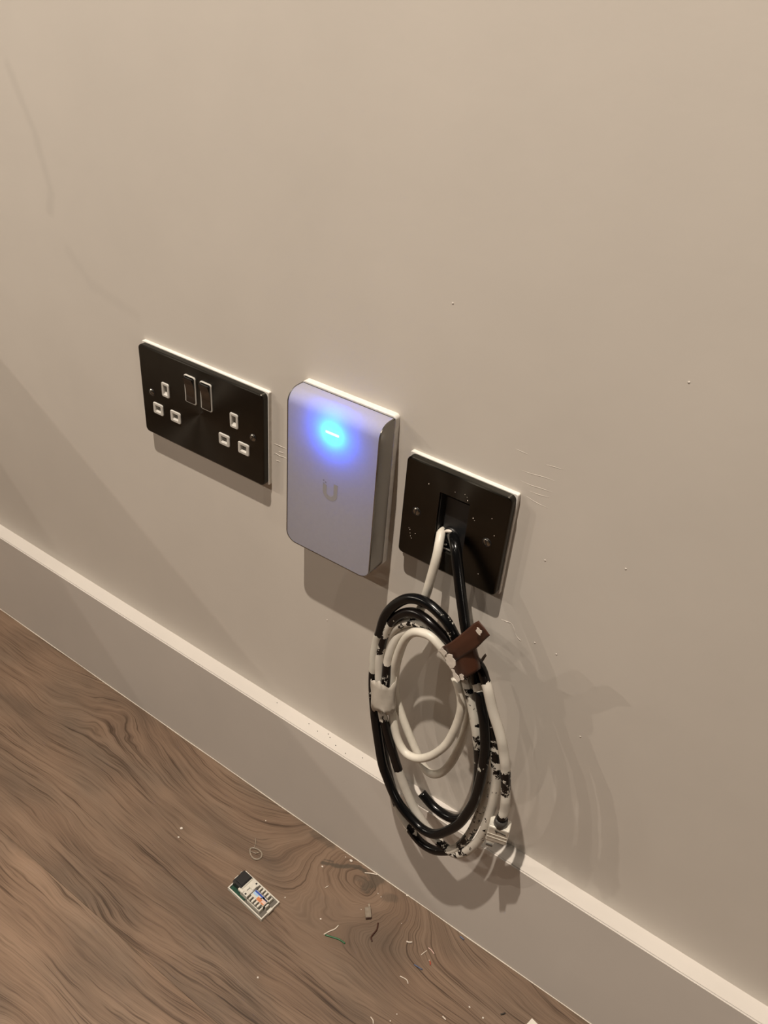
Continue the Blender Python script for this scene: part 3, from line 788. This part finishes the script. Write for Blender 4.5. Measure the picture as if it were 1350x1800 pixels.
def ap_loop(inset, dy, foot_in):
    """outline of the shell, moved inwards by inset and off the surface by dy (negative is outwards)"""
    right = []
    for i, (y, z) in enumerate(PROF):
        pa, pb = PROF[max(i - 1, 0)], PROF[min(i + 1, len(PROF) - 1)]
        ty, tz = pb[0] - pa[0], pb[1] - pa[1]
        L = math.hypot(ty, tz)
        ny, nz = tz / L, -ty / L                      # outward: -y on the front, +z on the top
        z0, y = z, y - dy * ny
        z2 = max(z, -AH + foot_in)
        hw = half_width(z, AW, 0.0106, -AH) - inset * (1.0 if z > -AH + 0.0106 else max(0.15, 1.0 - (-AH + 0.0106 - z) / 0.0106))
        if z < -AH + 0.0106:
            z2 = z + foot_in * min(1.0, (-AH + 0.0106 - z) / 0.0106)
        right.append((hw, y, z2 - dy * nz))
    return right + [(-x, y, z) for x, y, z in right[::-1]]


bm = bmesh.new()
outer_back = [(x, -0.0058, z) for x, y, z in ap_loop(0, 0, 0)]
vr = loft(bm, [outer_back, ap_loop(0, 0.0005, 0), ap_loop(0.0004, -0.0003, 0.0004), ap_loop(0.0011, -0.0002, 0.0011), ap_loop(0.0012, 0.0012, 0.0012)])
obj('side_trim', bm, 'trim_metal', ap, smooth=False)

# front cover: one thin sheet running up the front and over the top
bm = bmesh.new()
NXX = 18
inner = ap_loop(0.0011, 0.0001, 0.0011)
half = inner[:len(PROF)]
rows = [[bm.verts.new((-hw + 2 * hw * j / NXX, y, z)) for j in range(NXX + 1)] for hw, y, z in half]
for a, b in zip(rows[:-1], rows[1:]):
    for j in range(NXX):
        bm.faces.new((a[j], a[j + 1], b[j + 1], b[j]))
cover = obj('front_cover', bm, 'cover', ap, smooth=True)
# lit slit and the lamp behind the cover
LX, LZ = B['led'][0] / 1000 - AX, B['led'][2] / 1000 - AZ
bm = bmesh.new()
box(bm, LX - 0.0062, LX + 0.0062, -AD - 0.0003, -AD + 0.0006, LZ - 0.0009, LZ + 0.0009, 0.0003)
obj('light_slit', bm, 'led', cover)
ld = bpy.data.lights.new('access_point_led', 'AREA')
ld.shape = 'RECTANGLE'
ld.size, ld.size_y = 0.008, 0.003
ld.energy = 0.10
ld.color = (0.0, 0.115, 1.0)
lo = bpy.data.objects.new('access_point_led', ld)
lo.location = (AX + LX, -AD + 0.0105, AZ + LZ)
lo.rotation_euler = (math.radians(-90), 0, 0)
COL.objects.link(lo)
# faint U shaped emblem printed on the cover
CX, CZ = B['logo'][0] / 1000 - AX, B['logo'][2] / 1000 - AZ
bm = bmesh.new()
outer, inner = [], []
R_, r_ = 0.0072, 0.0034
outer.append((CX + R_, CZ + 0.0085)); inner.append((CX + r_, CZ + 0.0085))
for i in range(17):
    a = math.pi * i / 16
    outer.append((CX + R_ * math.cos(a), CZ - 0.001 - R_ * math.sin(a)))
    inner.append((CX + r_ * math.cos(a), CZ - 0.001 - r_ * math.sin(a)))
outer.append((CX - R_, CZ + 0.0062)); inner.append((CX - r_, CZ + 0.0045))
vo = [bm.verts.new((x, -AD - 0.00002, z)) for x, z in outer]
vi = [bm.verts.new((x, -AD - 0.00002, z)) for x, z in inner]
for i in range(len(vo) - 1):
    bm.faces.new((vo[i], vo[i + 1], vi[i + 1], vi[i]))
for bx_, bz_, s_ in ((CX - 0.0066, CZ + 0.0080, 0.0007), (CX - 0.0046, CZ + 0.0068, 0.0008)):
    q = [bm.verts.new((bx_ + sx * s_, -AD - 0.00002, bz_ + sz * s_)) for sx, sz in ((-1, -1), (1, -1), (1, 1), (-1, 1))]
    bm.faces.new(q)
obj('emblem', bm, 'logo', cover)

# ------------------------------------------------------------------ single plate with cable outlet
TX, TZ = 0.2567, 0.4585
outlet = thing('cable_outlet_plate', 'square black nickel wall plate with two cables coming out of its opening', 'wall plate', (TX, 0, TZ))
obj('gasket', frame_ring(0.0890, 0.0890, 0.0012, 0.0300, 0.0540, 0.001, 0.0, GY, 0.0004), 'gasket', outlet)
obj('face_plate', pierced_plate(0.0870, 0.0870, 0.0042, GY, PY, [(-0.0004, 0.0, 0.0252, 0.0500, 0.0003)]), 'nickel', outlet)
bm = bmesh.new()
box(bm, -0.0148, 0.0148, -0.0006, 0.0, -0.0268, 0.0268)
obj('dark_recess', bm, 'black_plastic', outlet)
bm = bmesh.new()
box(bm, -0.0105, 0.0148, -0.0018, -0.0004, -0.0268, 0.0190, 0.0003)
blank = obj('blanking_panel', bm, 'charcoal', outlet)
for sx in (-1, 1):
    bm = bmesh.new()
    x0 = -0.0128 if sx < 0 else 0.0112
    box(bm, x0, x0 + 0.0008, -0.0075, -0.0006, -0.0248, 0.0248)
    obj('side_rail', bm, 'black_plastic', outlet)
# rubber grommet with a smear of paint
g0 = M(PATHS['coax'][0])
gx, gz = g0[0] - TX, g0[2] - TZ
bm = bmesh.new()
tube(bm, [(gx + 0.0056 * math.cos(2 * math.pi * i / 28), -0.0026, gz + 0.0056 * math.sin(2 * math.pi * i / 28)) for i in range(29)], 0.0016, 8)
obj('grommet', bm, 'black_plastic', outlet, smooth=True)
bm = bmesh.new()
tube(bm, [(gx + 0.0049 * math.cos(math.radians(a)), -0.0044, gz + 0.0049 * math.sin(math.radians(a))) for a in range(35, 176, 10)], lambda t: 0.0003 + 0.0011 * math.sin(math.pi * t), 8)
obj('paint_ring', bm, 'flake', outlet, smooth=True)
bm = bmesh.new()
box(bm, -0.0080, 0.0010, -0.0072, -0.0062, -0.0236, -0.0228)
obj('clip', bm, 'foil', outlet)
bm = bmesh.new()
bmesh.ops.create_icosphere(bm, subdivisions=2, radius=0.0011, matrix=Matrix.Translation((-0.0045, -0.0055, -0.0205)) @ Matrix.Diagonal((1.2, 1, 0.7, 1)))
obj('clip', bm, 'foil', outlet, smooth=True)
screw_head(-0.0306, -0.0004, PY, outlet, -1.45)
screw_head(0.0298, 0.0002, PY, outlet, 1.2)
rs = random.Random(3)
SP = [(-0.034, -0.0220), (-0.0335, -0.0245), (-0.0325, -0.0262), (-0.0345, -0.0190), (-0.0295, -0.0205), (-0.0355, -0.0178), (0.009, 0.0300), (0.0098, 0.0275), (0.0070, 0.0315), (0.0175, 0.0138), (0.0162, 0.0152), (0.0305, 0.0215), (-0.0230, 0.0275), (0.0275, -0.030), (0.0345, 0.0085), (-0.001, 0.030)]
for x, z in SP:
    bm = bmesh.new()
    bmesh.ops.create_icosphere(bm, subdivisions=1, radius=0.00022 + 0.00025 * rs.random(), matrix=Matrix.Translation((x, PY, z)) @ Matrix.Diagonal((1, 0.4, 1.3, 1)))
    obj('paint_speck', bm, 'flake', outlet)

# ------------------------------------------------------------------ cables
coax = tag(obj('coaxial_cable', tube(bmesh.new(), catmull([M(p) for p in PATHS['coax']], 0.0022), 0.0042, 12, True), 'black_cable', smooth=True),
           'thick black cable from the square plate, coiled with flaking white paint', 'cable')
patch_root = thing('network_cable', 'dark coiled cable mostly covered in peeling white paint, ending in a plug', 'cable', M(PATHS['patch'][0])[:3])
inv = Matrix.Translation(Vector(M(PATHS['patch'][0])[:3])).inverted()
bm = tube(bmesh.new(), catmull([M(p) for p in PATHS['patch']], 0.0022), 0.0040, 12, True)
bmesh.ops.transform(bm, matrix=inv, verts=bm.verts)
obj('jacket', bm, 'patch_cable', patch_root, smooth=True)
tag(obj('white_cable', tube(bmesh.new(), catmull([M(p) for p in PATHS['white']], 0.0022), 0.0036, 12), 'white_cable', smooth=True),
    'clean white cable from the square plate, wound in loops inside the coil', 'cable')

# plug at the end of the painted cable
pe = bpy.data.objects.new('plug', None)
pe.empty_display_size = 0.01
bm = bmesh.new()
PW, PL, PD = 0.0172, 0.0200, 0.0110
box(bm, -PW / 2, PW / 2, -PD / 2, PD / 2, -PL, 0.0, 0.0012)
plug = obj('plug', bm, 'plug', patch_root)
top = Vector(M(B['plug'][4])) - Vector(M(PATHS['patch'][0])[:3])
plug.location = Vector((0.0005, 0.0, -0.0035))
plug.rotation_euler = (0.05, 0.02, 0.30)
bpy.data.objects.remove(pe)
bm = bmesh.new()
tube(bm, [(0, 0, 0.006), (0, 0, 0.003), (0, 0, -0.001)], lambda t: 0.0052 + 0.0006 * t, 14)
obj('boot', bm, 'plug_dark', plug, smooth=True)
for i, zz in enumerate((-0.0095, -0.0138)):
    bm = bmesh.new()
    box(bm, -PW / 2 + 0.0006, PW / 2 - 0.0006, -PD / 2 - 0.0003, -PD / 2 + 0.0003, zz - 0.0004, zz + 0.0003)
    obj('ridge', bm, 'plug', plug)
bm = bmesh.new()
poly_flake(bm, [(-0.003, -PD / 2 - 0.0004, -0.0030), (0.0062, -PD / 2 - 0.0004, -0.0050), (0.0066, -PD / 2 - 0.0004, -0.0062), (-0.0005, -PD / 2 - 0.0004, -0.0042), (-0.0012, -PD / 2 - 0.0004, -0.0072)], 0.0002, (0, 1, 0))
obj('latch_gap', bm, 'plug_dark', plug)
bm = bmesh.new()
poly_flake(bm, [(-0.0075, -0.0048, -0.0195), (-0.0005, -0.0048, -0.0195), (-0.0015, -0.0060, -0.0270), (-0.0068, -0.0060, -0.0275)], 0.0016, (0, 1, 0))
obj('latch', bm, 'plug', plug)
bm = bmesh.new()
box(bm, -0.0070, -0.0015, -0.0068, -0.0058, -0.0250, -0.0235)
obj('latch_gap', bm, 'plug_dark', plug)

# brown tape round the bundle
tape = thing('brown_tape_wrap', 'strip of brown tape round the cables with a loose flap', 'tape', M(B['tape_band'][2][2]))
tinv = Matrix.Translation(Vector(M(B['tape_band'][2][2]))).inverted()


def tape_part(name, bm, mat, smooth=True):
    bmesh.ops.transform(bm, matrix=tinv, verts=bm.verts)
    return obj(name, bm, mat, tape, smooth=smooth)


tape_part('flap', sheet(bmesh.new(), [[M(p) for p in r] for r in B['tape_flap']], 4, 0.0005), 'brown_tape')
tape_part('band', sheet(bmesh.new(), [[M(p) for p in r] for r in B['tape_band']], 4, 0.0005), 'brown_tape')
rw0 = random.Random(21)
for L in B['flakes']:
    tape_part('paint_flake', poly_flake(bmesh.new(), ragged([M(p) for p in L], rw0), 0.0004, (0, 1, 0)), 'flake', False)
tape_part('curled_end', poly_flake(bmesh.new(), [M(p) for p in B['curl']], 0.0005, (0, 1, 0)), 'foil', False)

# painted-over tape round the left side of the coil
a, b = Vector(M(B['wtape'][0])), Vector(M(B['wtape'][1]))
bm = bmesh.new()
rw = random.Random(5)
n = 40
jt = [rw.uniform(-1, 1) for _ in range(n)]
jb = [rw.uniform(-1, 1) for _ in range(n)]
jt = [0.5 * jt[i] + 0.5 * jt[i - 1] for i in range(n)]
jb = [0.5 * jb[i] + 0.5 * jb[i - 1] for i in range(n)]
rings = []
for k in range(7):
    t = k / 6
    ring = []
    for i in range(n):
        an = 2 * math.pi * i / n
        e = 0.0
        if k == 0:
            e = 0.0030 * jt[i] + 0.0022 * math.sin(3 * an)
        if k == 6:
            e = 0.0036 * jb[i]
        c = a.lerp(b, t)
        wob = 1 + 0.03 * math.sin(5 * an + 7 * t) + 0.02 * math.sin(11 * an - 5 * t)
        ring.append((c.x + 0.0114 * math.cos(an) * wob, c.y + 0.0092 * math.sin(an) * wob, c.z + e))
    rings.append(ring)
ins = [[(c[0] * 1 - 0.0005 * math.cos(2 * math.pi * i / n), c[1] - 0.0005 * math.sin(2 * math.pi * i / n), c[2]) for i, c in enumerate(r)] for r in rings[::-1]]
loft(bm, rings + ins, wrap=True)
tag(obj('painted_tape_band', bm, 'painted_tape', smooth=True), 'torn tape band painted wall colour round the left of the coil', 'tape')

# ------------------------------------------------------------------ network socket module lying on the floor
J = [Vector(M(p)) for p in B['F']['jack']]
jx = ((J[3] - J[0]) + (J[2] - J[1])).normalized()
ang = math.atan2(jx.y, jx.x)
jack = thing('network_socket_module', 'loose cream network socket module with black jack lying on the floor', 'socket module', (J[0].x, J[0].y, 0))
jack.rotation_euler = (0, 0, ang)
mm_ = 0.001


def jb_(name, x0, x1, y0, y1, z0, z1, mat, bev=0.0, parent=jack):
    bm = bmesh.new()
    box(bm, x0 * mm_, x1 * mm_, y0 * mm_, y1 * mm_, z0 * mm_, z1 * mm_, bev * mm_)
    return obj(name, bm, mat, parent)


tray = jb_('tray', 0, 50, 0, 25, 0, 1.6, 'cream_plastic', 0.3)
jb_('rim', 0, 50, 0, 1.3, 1.6, 4.4, 'cream_plastic', 0.2, tray)
jb_('rim', 0, 50, 23.7, 25, 1.6, 4.4, 'cream_plastic', 0.2, tray)
jb_('rim', 0, 1.3, 1.3, 23.7, 1.6, 4.4, 'cream_plastic', 0.2, tray)
jb_('rim', 48.7, 50, 1.3, 23.7, 1.6, 4.4, 'cream_plastic', 0.2, tray)
jb_('tray_floor', 1.3, 48.7, 1.3, 23.7, 1.6, 1.8, 'tray_floor', 0, tray)
jb_('clip', -0.8, 1.0, 10, 15, 1.6, 7.5, 'cream_plastic', 0.2)
jb_('clip', 47.8, 50.6, 9, 15, 1.6, 4.8, 'cream_plastic', 0.2)
jb_('circuit_board', 1.8, 22, 1.8, 23, 1.6, 3.2, 'pcb')
blk = jb_('jack_body', 1.6, 14.2, 5.5, 21.5, 3.2, 11.5, 'black_plastic', 0.4)
jb_('contact', 0.9, 1.7, 16.6, 18.6, 6.0, 12.2, 'foil', 0.1, blk)
jb_('jack_hood', 3.5, 13.0, 8.0, 20.5, 11.5, 12.6, 'black_plastic', 0.4, blk)
blkw = jb_('terminal_base', 14.2, 24.5, 3.8, 21.8, 3.2, 10.2, 'cream_plastic', 0.5)
jb_('crossbar', 13.2, 15.2, 6.5, 20.5, 10.2, 11.2, 'cream_plastic', 0.3, blkw)
jb_('lug', 12.0, 18.5, 3.2, 6.4, 8.2, 11.2, 'cream_plastic', 0.4, blkw)
jb_('raised_pad', 18.0, 24.4, 12.5, 18.6, 10.2, 11.3, 'cream_plastic', 0.3, blkw)
jb_('slot', 19.4, 20.0, 8.8, 12.4, 10.2, 10.4, 'black_plastic', 0, blkw)
jb_('pin_hole', 20.4, 22.2, 4.5, 6.2, 10.2, 10.4, 'black_plastic', 0, blkw)
jb_('pin_hole', 20.4, 22.2, 19.2, 20.9, 10.2, 10.4, 'black_plastic', 0, blkw)
for y0 in (3.2, 16.4):
    blkt = jb_('terminal_row', 25.2, 43.5, y0, y0 + 5.6, 1.6, 7.0, 'cream_plastic', 0.5)
    for k in range(5):
        xx = 26.2 + 3.9 * k
        if k < 4:
            jb_('tooth', xx + 0.9, xx + 3.0, y0 + 0.3, y0 + 5.2, 7.0, 11.0, 'cream_plastic', 0.5, blkt)
        jb_('blade', xx - 0.5, xx + 0.2, y0 + 0.8, y0 + 4.8, 7.0, 8.0, 'plug_dark', 0, blkt)
lab = jb_('label_strip', 24.8, 43.0, 8.9, 16.3, 6.0, 8.6, 'cream_plastic', 0.2)
for nm, x0, x1, y0, y1, mt in (('blue_mark', 25.2, 38.5, 14.2, 16.0, 'blue'), ('dark_mark', 36.0, 42.6, 14.0, 15.6, 'navy'), ('pale_blue_mark', 25.4, 31.5, 11.6, 14.0, 'lightblue'), ('orange_mark', 32.2, 38.0, 9.2, 12.8, 'orange'), ('pink_mark', 38.4, 42.6, 11.0, 13.6, 'pink'), ('orange_mark', 38.6, 42.6, 9.2, 10.6, 'orange'), ('dark_mark', 34.8, 36.4, 12.6, 13.8, 'navy')):
    jb_(nm, x0, x1, y0, y1, 8.6, 8.75, mt, 0, lab)
jb_('end_post', 44.0, 45.6, 10.2, 14.6, 1.6, 7.6, 'cream_plastic', 0.3)


# ------------------------------------------------------------------ wire ends and crumbs on the floor
def wire(name, key, r, mat, label, group=None):
    L = [M(p) for p in B['F'][key]]
    z = r + 0.0001
    P = catmull([(x, y, z) for x, y, _ in L], 0.0008)
    o = tag(obj(name, tube(bmesh.new(), P, r, 8), mat, smooth=True), label, 'wire', group)
    return o


wire('wire_offcut', 'green', 0.00075, 'green_wire', 'short green wire offcut lying on the wood floor')
wire('wire_offcut', 'white_thread', 0.0006, 'white_wire', 'bent pale wire touching the end of the green wire offcut')
wire('wire_offcut', 'brown', 0.00075, 'brown_wire', 'curved dark brown wire offcut below the small clear plastic piece')
wire('wire_offcut', 'white_bit', 0.0008, 'white_wire', 'stubby white wire bit right of the brown wire offcut')
wire('thread', 'thread_a', 0.0004, 'white_wire', 'fine straight pale thread above the tiny red bit on the floor')
wire('thread', 'thread_b', 0.0004, 'red_wire' if False else 'pink', 'fine pinkish thread right of the straight pale thread')
wire('wire_offcut', 'dark_bit', 0.0006, 'blue_wire', 'short dark slanted wire bit left of the tiny red bit')
wire('wire_offcut', 'red_bit', 0.0005, 'red_wire', 'tiny red wire bit on the floor')
wire('thread', 'curl_a', 0.0005, 'white_wire', 'hooked white thread lying below the dark slanted wire bit')
wire('wire_offcut', 'blue_bit', 0.0007, 'blue_wire', 'small blue grey wire bit close to the skirting foot')
wire('wire_offcut', 'sliver', 0.0006, 'white_wire', 'thin white sliver lying against the skirting by the dark knot')
wire('thread', 'curl_b', 0.0005, 'white_wire', 'curved white thread at the bottom edge of the picture')
wire('wire_offcut', 'bit_c', 0.0006, 'white_wire', 'straight white wire bit near the bottom edge of the picture')
wire('thread', 'bit_d', 0.0004, 'white_wire', 'very small pale thread on the swirled wood grain left of the knot')
wire('wire_offcut', 'dark_chip', 0.0007, 'dark_wire', 'small black chip on the floor left of the paper corner')

# clear plastic offcut
Lp = [Vector(M(p)) for p in B['F']['clear_plug']]
pc = (Lp[0] + Lp[2]) / 2
ax = (Lp[3] - Lp[0])
cp = thing('clear_plastic_clip', 'small clear plastic plug offcut on the floor above the brown wire', 'plastic piece', (pc.x, pc.y, 0))
cp.rotation_euler = (0, 0, math.atan2(ax.y, ax.x))
bm = bmesh.new()
box(bm, -0.0052, 0.0052, -0.0030, 0.0030, 0.0002, 0.0042, 0.0004)
obj('body', bm, 'clear', cp)
bm = bmesh.new()
box(bm, -0.0088, -0.0050, 0.0008, 0.0026, 0.0030, 0.0042, 0.0003)
obj('latch', bm, 'clear', cp)
bm = bmesh.new()
box(bm, 0.0046, 0.0058, -0.0027, 0.0027, 0.0002, 0.0030, 0.0002)
obj('contacts', bm, 'brown_wire', cp)

# clear plastic loop with a tail
R = [Vector(M(p)) for p in B['F']['ring']]
lp = thing('plastic_loop', 'clear plastic loop with a thin tail, above the socket module', 'plastic loop', (R[0].x, R[0].y, 0))
bm = bmesh.new()
dr = (R[2] - R[1]).normalized()
pr = Vector((-dr.y, dr.x, 0))
el = []
for i in range(33):
    t = 2 * math.pi * i / 32
    q = dr * 0.0078 * math.cos(t) + pr * 0.0052 * math.sin(t) * (1 + 0.25 * math.cos(t))
    el.append((q.x, q.y, 0.0011))
tube(bm, el, 0.0009, 8)
obj('ring', bm, 'clear', lp, smooth=True)
bm = bmesh.new()
tube(bm, catmull([(p.x - R[0].x, p.y - R[0].y, 0.0008) for p in R[3:]], 0.0008), 0.00045, 6)
obj('tail', bm, 'clear', lp, smooth=True)
bm = bmesh.new()
tube(bm, [tuple(dr * -0.006 + pr * -0.003 + Vector((0, 0, 0.0012))), tuple(Vector((0.0005, 0, 0.0014))), tuple(dr * 0.002 + pr * 0.0035 + Vector((0, 0, 0.0012)))], 0.0006, 6)
obj('crossbar', bm, 'clear', lp, smooth=True)

# crumbs of plaster and paint
FL_SIZE = [0.0022, 0.0014, 0.0009, 0.0009, 0.0013, 0.0012, 0.0008, 0.0009, 0.0013, 0.0006, 0.0014, 0.0006, 0.0007, 0.0008, 0.0021, 0.0014, 0.0008, 0.0010, 0.0013]
FL_LAB = {0: 'largest white paint flake, near the skirting and the dark knot', 14: 'white plaster crumb, upper of the pair left of the plastic loop',
          15: 'white plaster crumb, lower of the pair left of the plastic loop', 1: 'round pale crumb at the left tip of the dark knot mark',
          10: 'pale paint chip at the foot of the skirting under the coil', 18: 'pale crumb on the floor below the socket module',
          17: 'pale crumb just right of the socket module', 8: 'pale crumb above the bent pale wire',
          2: 'upper crumb of the close pair above the clear plastic plug offcut', 3: 'lower crumb of the close pair above the clear plastic plug offcut',
          4: 'lone pale crumb near the bottom edge, further from the paper corner', 5: 'pale crumb near the bottom edge, left of the small black chip',
          6: 'upper tiny crumb right of the curved white thread at the bottom edge', 7: 'lower tiny crumb right of the curved white thread at the bottom edge',
          9: 'tiny speck touching the left side of the clear plastic plug offcut', 11: 'tiny speck between the brown wire offcut and the skirting',
          12: 'tiny pale speck at the end of the red wire bit', 13: 'tiny crumb up and left of the largest white paint flake',
          16: 'tiny crumb by the skirting, above the clear plastic loop'}
rf = random.Random(11)
for i, q in enumerate(B['F']['flakes']):
    x, y, _ = M(q)
    s = FL_SIZE[i] * 0.8
    bm = bmesh.new()
    k = rf.randint(5, 7)
    off = rf.random() * 6
    pts = [(x + s * rf.uniform(0.7, 1.15) * math.cos(off + 2 * math.pi * j / k), y + s * rf.uniform(0.6, 1.0) * math.sin(off + 2 * math.pi * j / k), 0.0001 + 0.2 * s * rf.random()) for j in range(k)]
    poly_flake(bm, pts, s * 0.45, (0, 0, 1))
    bmesh.ops.triangulate(bm, faces=bm.faces)
    tag(obj('paint_crumb', bm, 'flake'), FL_LAB.get(i, 'tiny white crumb scattered on the wood floor'), 'crumb', 'white crumbs on the floor')

bm = bmesh.new()
poly_flake(bm, [(M(p)[0], M(p)[1], 0.0004) for p in B['F']['paper']], 0.0006, (0, 0, 1))
tag(obj('paper_scrap', bm, 'paper'), 'white paper corner at the bottom edge of the picture', 'paper')
